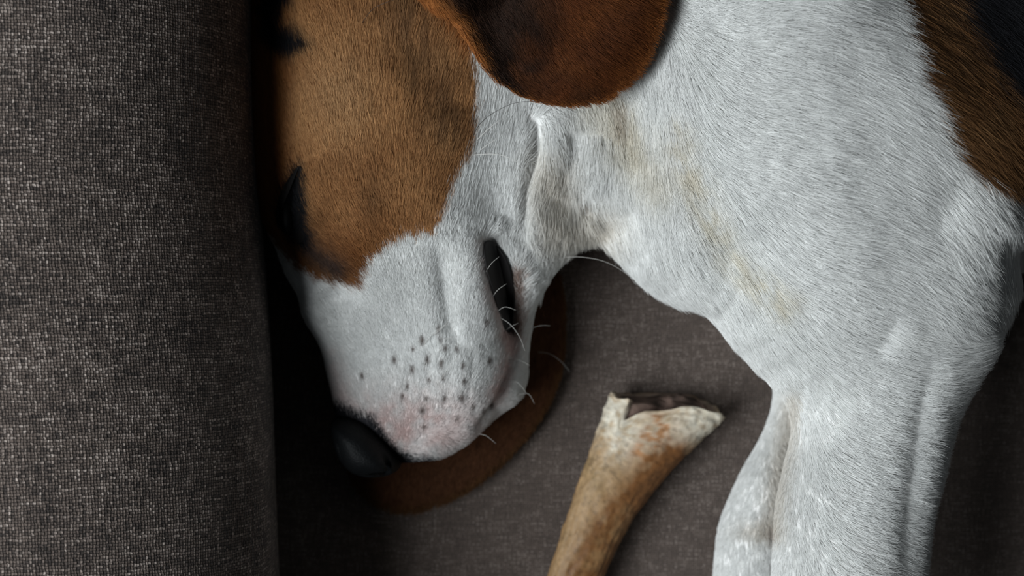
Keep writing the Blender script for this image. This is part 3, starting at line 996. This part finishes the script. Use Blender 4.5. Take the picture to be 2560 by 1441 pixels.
def carve(f, path, r, k=0.0015):
    d = np.full(f.shape, 1e3, np.float32)
    for a, b_ in zip(path[:-1], path[1:]):
        a, b_ = PT(*a), PT(*b_)
        ab = b_ - a
        t = np.clip(((nx_ - a[0]) * ab[0] + (ny_ - a[1]) * ab[1] + (nz_ - a[2]) * ab[2]) / (ab @ ab), 0, 1)
        d = np.minimum(d, np.sqrt((nx_ - a[0] - t * ab[0]) ** 2 + (ny_ - a[1] - t * ab[1]) ** 2 + (nz_ - a[2] - t * ab[2]) ** 2))
    return -smin(-f, d - r, k)


nf = carve(nf, [(926, 1050, 0.0560), (946, 1082, 0.0575), (962, 1120, 0.0570), (968, 1160, 0.0530), (962, 1186, 0.0460)], 0.0013)
nf = carve(nf, [(900, 1192, 0.0460), (914, 1172, 0.0490), (935, 1168, 0.0520), (955, 1176, 0.0500)], 0.0026)
nf = carve(nf, [(852, 1150, 0.0520), (850, 1110, 0.0540)], 0.0009)
nV, nF = NG.nets(nf)
nV = relax(nV, nF, 3)
mesh('nose', nV, nF, m_nose, dog)['label'] = 'black leathery nose pad with nostril'
del nx_, ny_, nz_, nf

m_lip = plain('lip_skin', (0.022, 0.020, 0.020), 0.7, 0.2)
m_gum = plain('inner_lip', (0.007, 0.006, 0.006), 0.6, 0.15)


def flap(name, outline, lift_, thick, mat, parent=None, dome=0.0):
    pc = catmull(outline, 4)
    def zf(q):
        base = np.array([hit(x, y)[0][2] for x, y in q])
        base = 0.35 * base + 0.65 * base.mean() if False else base
        return base + lift_ + dome * np.clip(polydist(q, pc) / 14, 0, 1)
    V, F, cap = ear_mesh(outline, zf, thick, 10, 64)
    return mesh(name, V, F.tolist() + cap, mat, parent or dog)


lp = flap('lip', [(1212, 606), (1236, 606), (1246, 640), (1258, 690), (1266, 740), (1274, 790), (1276, 828), (1262, 824), (1245, 775), (1228, 715), (1213, 660)], 0.0030, 0.0022, m_lip, dome=0.0014)
lp['label'] = 'dark charcoal inside of the lip showing along the mouth line'
lp2 = flap('lip', [(1236, 612), (1262, 640), (1278, 680), (1286, 735), (1284, 790), (1277, 830), (1268, 790), (1262, 730), (1252, 670)], 0.0022, 0.0018, m_gum)
lp2['label'] = 'black lower lip edge'
m_eye = plain('eye_dark', (0.004, 0.0035, 0.0035), 0.4, 0.15)
hp, hn = hit(718, 530)
ev, ef = [], []
n1_, n2_ = 24, 14
for i in range(n2_ + 1):
    a = math.pi * i / n2_
    for j in range(n1_):
        b_ = 2 * math.pi * j / n1_
        ev.append(hp + np.array((0.0042 * math.sin(a) * math.cos(b_), 0.0095 * math.cos(a), 0.0042 * math.sin(a) * math.sin(b_) - 0.0012)))
for i in range(n2_):
    for j in range(n1_):
        ef.append((i * n1_ + j, (i + 1) * n1_ + j, (i + 1) * n1_ + (j + 1) % n1_, i * n1_ + (j + 1) % n1_))
mesh('eye', ev, ef, m_eye, dog)['label'] = 'dark eye nearly shut'
flap('eyelid', [(750, 412), (764, 470), (768, 540), (762, 600), (742, 610), (736, 560), (738, 500), (742, 450)], 0.0008, 0.0022, m_gum)['label'] = 'black rimmed lid, closed'
flap('eyelid', [(748, 414), (728, 470), (708, 520), (696, 570), (690, 540), (698, 490), (722, 445)], 0.0008, 0.0020, m_gum)['label'] = 'black rimmed lid, closed'

# ------------------------------------------------------------------ whiskers
m_wh = plain('white_whisker', (0.50, 0.48, 0.45), 0.4, 0.3)
m_wd = plain('dark_whisker', (0.02, 0.016, 0.014), 0.4, 0.4)


def tube(P, r0, r1, sides=6):
    V, F = [], []
    P = np.asarray(P)
    for i, p in enumerate(P):
        t = P[min(i + 1, len(P) - 1)] - P[max(i - 1, 0)]
        t /= np.linalg.norm(t)
        a = np.cross(t, (0.1, 0.2, 1.0)); a /= np.linalg.norm(a)
        b_ = np.cross(t, a)
        r = r0 + (r1 - r0) * i / (len(P) - 1)
        for j in range(sides):
            w = 2 * math.pi * j / sides
            V.append(p + r * (a * math.cos(w) + b_ * math.sin(w)))
        if i:
            k = (i - 1) * sides
            F += [(k + j, k + (j + 1) % sides, k + sides + (j + 1) % sides, k + sides + j) for j in range(sides)]
    F += [tuple(range(sides - 1, -1, -1)), tuple((len(P) - 1) * sides + j for j in range(sides))]
    return V, F


WHISK = [
    ('d', [(1172, 372), (1200, 310), (1260, 268), (1320, 254), (1400, 266), (1440, 282)], 0.022), ('w', [(1178, 388), (1240, 386), (1290, 404), (1324, 442)], 0.008), ('w', [(1192, 350), (1230, 315), (1272, 284)], 0.008),
    ('w', [(1200, 376), (1225, 358), (1250, 342)], 0.006), ('w', [(1400, 646), (1450, 643), (1510, 654), (1562, 682), (1592, 714)], 0.002), ('w', [(1322, 880), (1370, 884), (1402, 904), (1424, 930)], 0.004),
    ('w', [(1322, 824), (1350, 815), (1376, 815)], 0.004), ('w', [(1243, 790), (1276, 812), (1300, 845), (1312, 878)], 0.005), ('w', [(1060, 862), (1085, 832), (1118, 812), (1142, 804)], 0.006), ('w', [(1085, 838), (1110, 815), (1124, 800)], 0.006),
    ('w', [(1098, 880), (1112, 850), (1140, 842)], 0.006), ('w', [(1214, 682), (1228, 660), (1248, 642)], 0.006), ('w', [(1230, 745), (1244, 726), (1266, 710)], 0.006), ('w', [(1240, 782), (1262, 768), (1290, 776)], 0.006),
    ('w', [(1258, 832), (1276, 818), (1296, 808)], 0.006), ('w', [(1104, 950), (1124, 915), (1150, 890)], 0.006), ('w', [(1290, 990), (1320, 985), (1336, 1010)], 0.003), ('w', [(1190, 1085), (1215, 1090), (1240, 1110)], 0.003),
    ('d', [(905, 58), (930, 25), (965, 6), (1010, -6)], 0.012), ('w', [(1270, 900), (1300, 902), (1325, 915)], 0.004), ('w', [(1275, 950), (1300, 962), (1316, 985)], 0.004), ('w', [(1085, 1150), (1095, 1162), (1112, 1165)], 0.002),
]
for kind, P, lf in WHISK:
    pc = catmull(P, 6, False)
    z0 = hit(*pc[0])[0][2] + 0.0005
    n = len(pc)
    Q = [PT(x, y, z0 + lf * math.sin(min(1, 1.3 * i / n) * math.pi * 0.5)) for i, (x, y) in enumerate(pc)]
    V, F = tube(Q, 0.00013 if pc[0][1] < 400 else 0.00010, 0.00004)
    w = mesh('whisker', V, F, m_wd if kind == 'd' else m_wh, dog)
    if kind == 'd': w['label'] = 'long black whisker'

# ------------------------------------------------------------------ chew bone
bone = empty('chew_bone', tuple(PT(1560, 1200, 0.0)))
tag(bone, 'tan and white chewed antler bone with ragged hollow end lying on the seat', 'bone')
ST = np.array([[1278, 1740, 1390, 1740], [1340, 1530, 1468, 1545], [1372, 1430, 1516, 1428], [1411, 1312, 1568, 1322], [1448, 1202, 1626, 1240], [1478, 1120, 1692, 1164], [1502, 1046, 1760, 1096], [1527, 980, 1812, 1046]], float)
HH = np.array([0.0085, 0.0098, 0.0105, 0.0112, 0.0118, 0.0122, 0.0122, 0.0118])
tt = np.linspace(0, 7, 150)
cm = np.stack([np.interp(tt, np.linspace(0, 7, 7 * 12 + 1), catmull(ST, 12, False)[:, k]) for k in range(4)], 1)
hh = np.interp(tt, np.arange(8), HH)
NA = 120
ang = np.linspace(0, 2 * math.pi, NA, endpoint=False)          # 0 = right, pi/2 = up, pi = left
ca, sa = np.cos(ang), np.sin(ang)
# how far the broken end reaches, per angle (fraction of a 20 mm span)
sh = np.interp(ang, [0, .5, .96, 1.42, 1.6, 1.88, 2.02, 2.12, 2.21, 2.5, 2.75, 3.14, 3.6, 4.2, 4.55, 4.9, 5.4, 5.9, 6.28],
               [0, .12, .19, .08, -.26, -.73, -1.06, -.74, -.06, -.20, -.10, 0, .05, .2, .46, .72, .42, .15, 0])
rj = np.random.default_rng(5)
sh = sh + np.interp(ang, np.linspace(0, 2 * math.pi, 47), rj.normal(0, 0.05, 47)) * (np.abs(ca) < 0.985)
bV, bUV = [], []
axdir = np.array([(1812 + 1527) / 2 - (1760 + 1502) / 2, (1046 + 980) / 2 - (1096 + 1046) / 2])
axdir = axdir / np.linalg.norm(axdir)


def bone_ring(i, k=1.0, extra=0.0, back=0.0):
    lx, ly, rx, ry = cm[i]
    u_ = tt[i] / 7
    out = []
    for a in range(NA):
        ex = 0.80
        xx = math.copysign(abs(ca[a]) ** ex, ca[a]) * k
        zz = math.copysign(abs(sa[a]) ** 0.9, sa[a]) * k
        sw = sstep(0.72, 1.0, np.array(u_)) * sh[a] * 62
        px = (lx + rx) / 2 + (rx - lx) / 2 * xx + axdir[0] * (sw - back)
        py = (ly + ry) / 2 + (ry - ly) / 2 * xx + axdir[1] * (sw - back)
        z = hh[i] * (1 + 0.02) + hh[i] * zz
        out.append(PT(px, py, max(z, 0.0002)))
    return np.array(out)


rows = [bone_ring(i) for i in range(150)]
nrm_rows = []
for i in range(150):
    uvs = np.stack([np.full(NA, tt[i] * 60), ang * 40], 1)
    bump_ = 0.00035 * vnoise(np.stack([uvs[:, 0] * 0.35, uvs[:, 1]], 1), 6, 1) + 0.00025 * vnoise(uvs, 5, 2)
    bump_ += sstep(4.2, 6.5, np.array(tt[i])) * 0.0005 * vnoise(uvs, 9, 3)
    c = rows[i].mean(0)
    d = rows[i] - c
    d /= np.linalg.norm(d, axis=1)[:, None]
    rows[i] = rows[i] + d * bump_[:, None]
    rows[i][:, 2] = np.maximum(rows[i][:, 2], 0.0002)
rows.append(bone_ring(149, 0.86, back=2))
rows.append(bone_ring(149, 0.78, back=22))
rows.append(bone_ring(149, 0.74, back=60))
V = np.concatenate(rows)
F = [(r * NA + i, r * NA + (i + 1) % NA, (r + 1) * NA + (i + 1) % NA, (r + 1) * NA + i) for r in range(len(rows) - 1) for i in range(NA)]
F.append(tuple(range(NA - 1, -1, -1)))
F.append(tuple((len(rows) - 1) * NA + i for i in range(NA)))
m_bone, nt, b = newmat('antler')
a_ = node(nt, 'ShaderNodeAttribute', attribute_name='coat')
nz1 = node(nt, 'ShaderNodeTexNoise'); nz1.inputs['Scale'].default_value = 420; nz1.inputs['Detail'].default_value = 5
tc = node(nt, 'ShaderNodeTexCoord'); nt.links.new(tc.outputs['Object'], nz1.inputs['Vector'])
mx = node(nt, 'ShaderNodeMix', data_type='RGBA', blend_type='OVERLAY'); mx.inputs['Factor'].default_value = 0.35
nt.links.new(a_.outputs['Color'], mx.inputs['A']); nt.links.new(nz1.outputs['Fac'], mx.inputs['B']); nt.links.new(mx.outputs['Result'], b.inputs['Base Color'])
bp = node(nt, 'ShaderNodeBump'); bp.inputs['Strength'].default_value = 0.4; bp.inputs['Distance'].default_value = 0.0006
nt.links.new(nz1.outputs['Fac'], bp.inputs['Height']); nt.links.new(bp.outputs[0], b.inputs['Normal'])
b.inputs['Roughness'].default_value = 0.55
b.inputs['Specular IOR Level'].default_value = 0.25


def bone_col(V):
    q = topx(V)
    n1, n2, n3, n4 = vnoise(q, 46, 1), vnoise(q, 14, 2), vnoise(q, 7, 3), vnoise(q @ np.array([[0.96, 0.3], [-0.1, 0.96]]) * (1, 0.22), 9, 4)
    c = np.repeat(np.array((0.34, 0.22, 0.115))[None], len(q), 0)
    c = ramp(c, np.array((0.25, 0.165, 0.075)), np.clip(0.5 * n1 + 0.3 * n4 + 0.1, 0, 0.8))
    wht = np.exp(-(linedist(q, np.array([(1525, 1010), (1570, 1085), (1640, 1080), (1730, 1060), (1780, 1060)])) / 62) ** 2)
    c = ramp(c, np.array((0.66, 0.60, 0.49)), np.clip(wht * (0.95 + 0.7 * n2 + 0.35 * n3), 0, 0.97))
    og = np.exp(-(linedist(q, np.array([(1650, 1075), (1620, 1130), (1690, 1150)])) / 42) ** 2)
    c = ramp(c, np.array((0.34, 0.15, 0.05)), np.clip(og * (0.7 + 1.1 * n2 + 0.6 * n3), 0, 0.9))
    br = np.exp(-(linedist(q, np.array([(1680, 1165), (1605, 1240), (1545, 1315), (1475, 1430), (1385, 1640)])) / 56) ** 2)
    c = ramp(c, np.array((0.15, 0.06, 0.017)), np.clip(br * (1.5 + 0.6 * n2 + 0.4 * n4), 0, 0.95))
    br = np.exp(-(linedist(q, np.array([(1560, 1290), (1500, 1380), (1440, 1460)])) / 24) ** 2)
    c = ramp(c, np.array((0.25, 0.14, 0.06)), np.clip(br * (0.5 + 0.7 * n2), 0, 0.8))
    sp = (n3 > 0.45) & (n1 > -0.4)
    c = ramp(c, c * 0.55, 0.6 * sp)
    c = ramp(c, c * 1.35, 0.5 * np.clip(vnoise(q, 10, 12) + 0.3 * n3, 0, 1))
    rimd = np.exp(-(linedist(q, np.array([(1460, 1130), (1420, 1260), (1360, 1450)])) / 9) ** 2)
    return ramp(c, np.array((0.36, 0.19, 0.07)), 0.8 * rimd)


sh_o = mesh('shell', V, F, m_bone, bone)
bcl = bone_col(V)
bcl[-3 * NA + 0:] = np.array((0.26, 0.19, 0.15))
set_color(sh_o, bcl)
rows = [bone_ring(149, k, back=bk) for k, bk in ((0.87, 20), (0.80, 8), (0.62, 2), (0.42, 0), (0.2, 0), (0.03, 0))]
V = np.concatenate(rows)
V = V + np.stack([0.0007 * vnoise(topx(V), 11, 3 + k) for k in range(3)], 1)
V[:, 2] = np.maximum(V[:, 2], 0.0006)
F = [(r * NA + i, r * NA + (i + 1) % NA, (r + 1) * NA + (i + 1) % NA, (r + 1) * NA + i) for r in range(5) for i in range(NA)]
F.append(tuple(5 * NA + i for i in range(NA)))
mr = mesh('marrow', V, F, m_bone, bone)
q = topx(V)
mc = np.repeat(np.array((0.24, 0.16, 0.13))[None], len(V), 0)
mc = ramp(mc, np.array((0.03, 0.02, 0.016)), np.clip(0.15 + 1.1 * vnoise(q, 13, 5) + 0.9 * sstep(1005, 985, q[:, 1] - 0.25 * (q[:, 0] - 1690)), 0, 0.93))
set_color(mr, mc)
mr['label'] = 'brown pitted marrow in the hollow broken end'

# ------------------------------------------------------------------ hairs shed on the armrest
dg_ = bpy.context.evaluated_depsgraph_get()
AV = np.array([v.co for v in arm.data.vertices]) + np.array(arm.location + sofa.location)
atree = BVHTree.FromPolygons(AV.tolist(), [tuple(p.vertices) for p in arm.data.polygons])
for P, lab in [([(32, 196), (48, 218), (70, 238)], 'short white shed hair near the outer left edge of the armrest top'),
               ([(238, 292), (264, 284), (292, 266)], 'straight pale shed hair on the armrest level with the dog forehead'),
               ([(356, 283), (372, 292), (382, 310)], 'small curved pale shed hair on the armrest beside the dog brow'),
               ([(310, 30), (318, 60), (316, 95)], 'upright pale shed hair at the far top of the armrest'),
               ([(88, 902), (104, 908), (118, 922)], 'tiny pale shed hair on the armrest level with the dog muzzle')]:
    pc = catmull(P, 4, False)
    Q = []
    for x, y in pc:
        o_ = Vector((0, 0, CAMZ))
        p, n, i, d = atree.ray_cast(o_, (Vector(PT(x, y, 0)) - o_).normalized())
        Q.append(np.array(p) + np.array(n) * 0.0004)
    c0 = Q[0]
    V, F = tube(Q, 0.00011, 0.00006)
    h_ = mesh('shed_hair', np.array(V) - c0, F, m_wh)
    h_.location = c0
    tag(h_, lab, 'hair', group='dog hairs shed on the armrest')
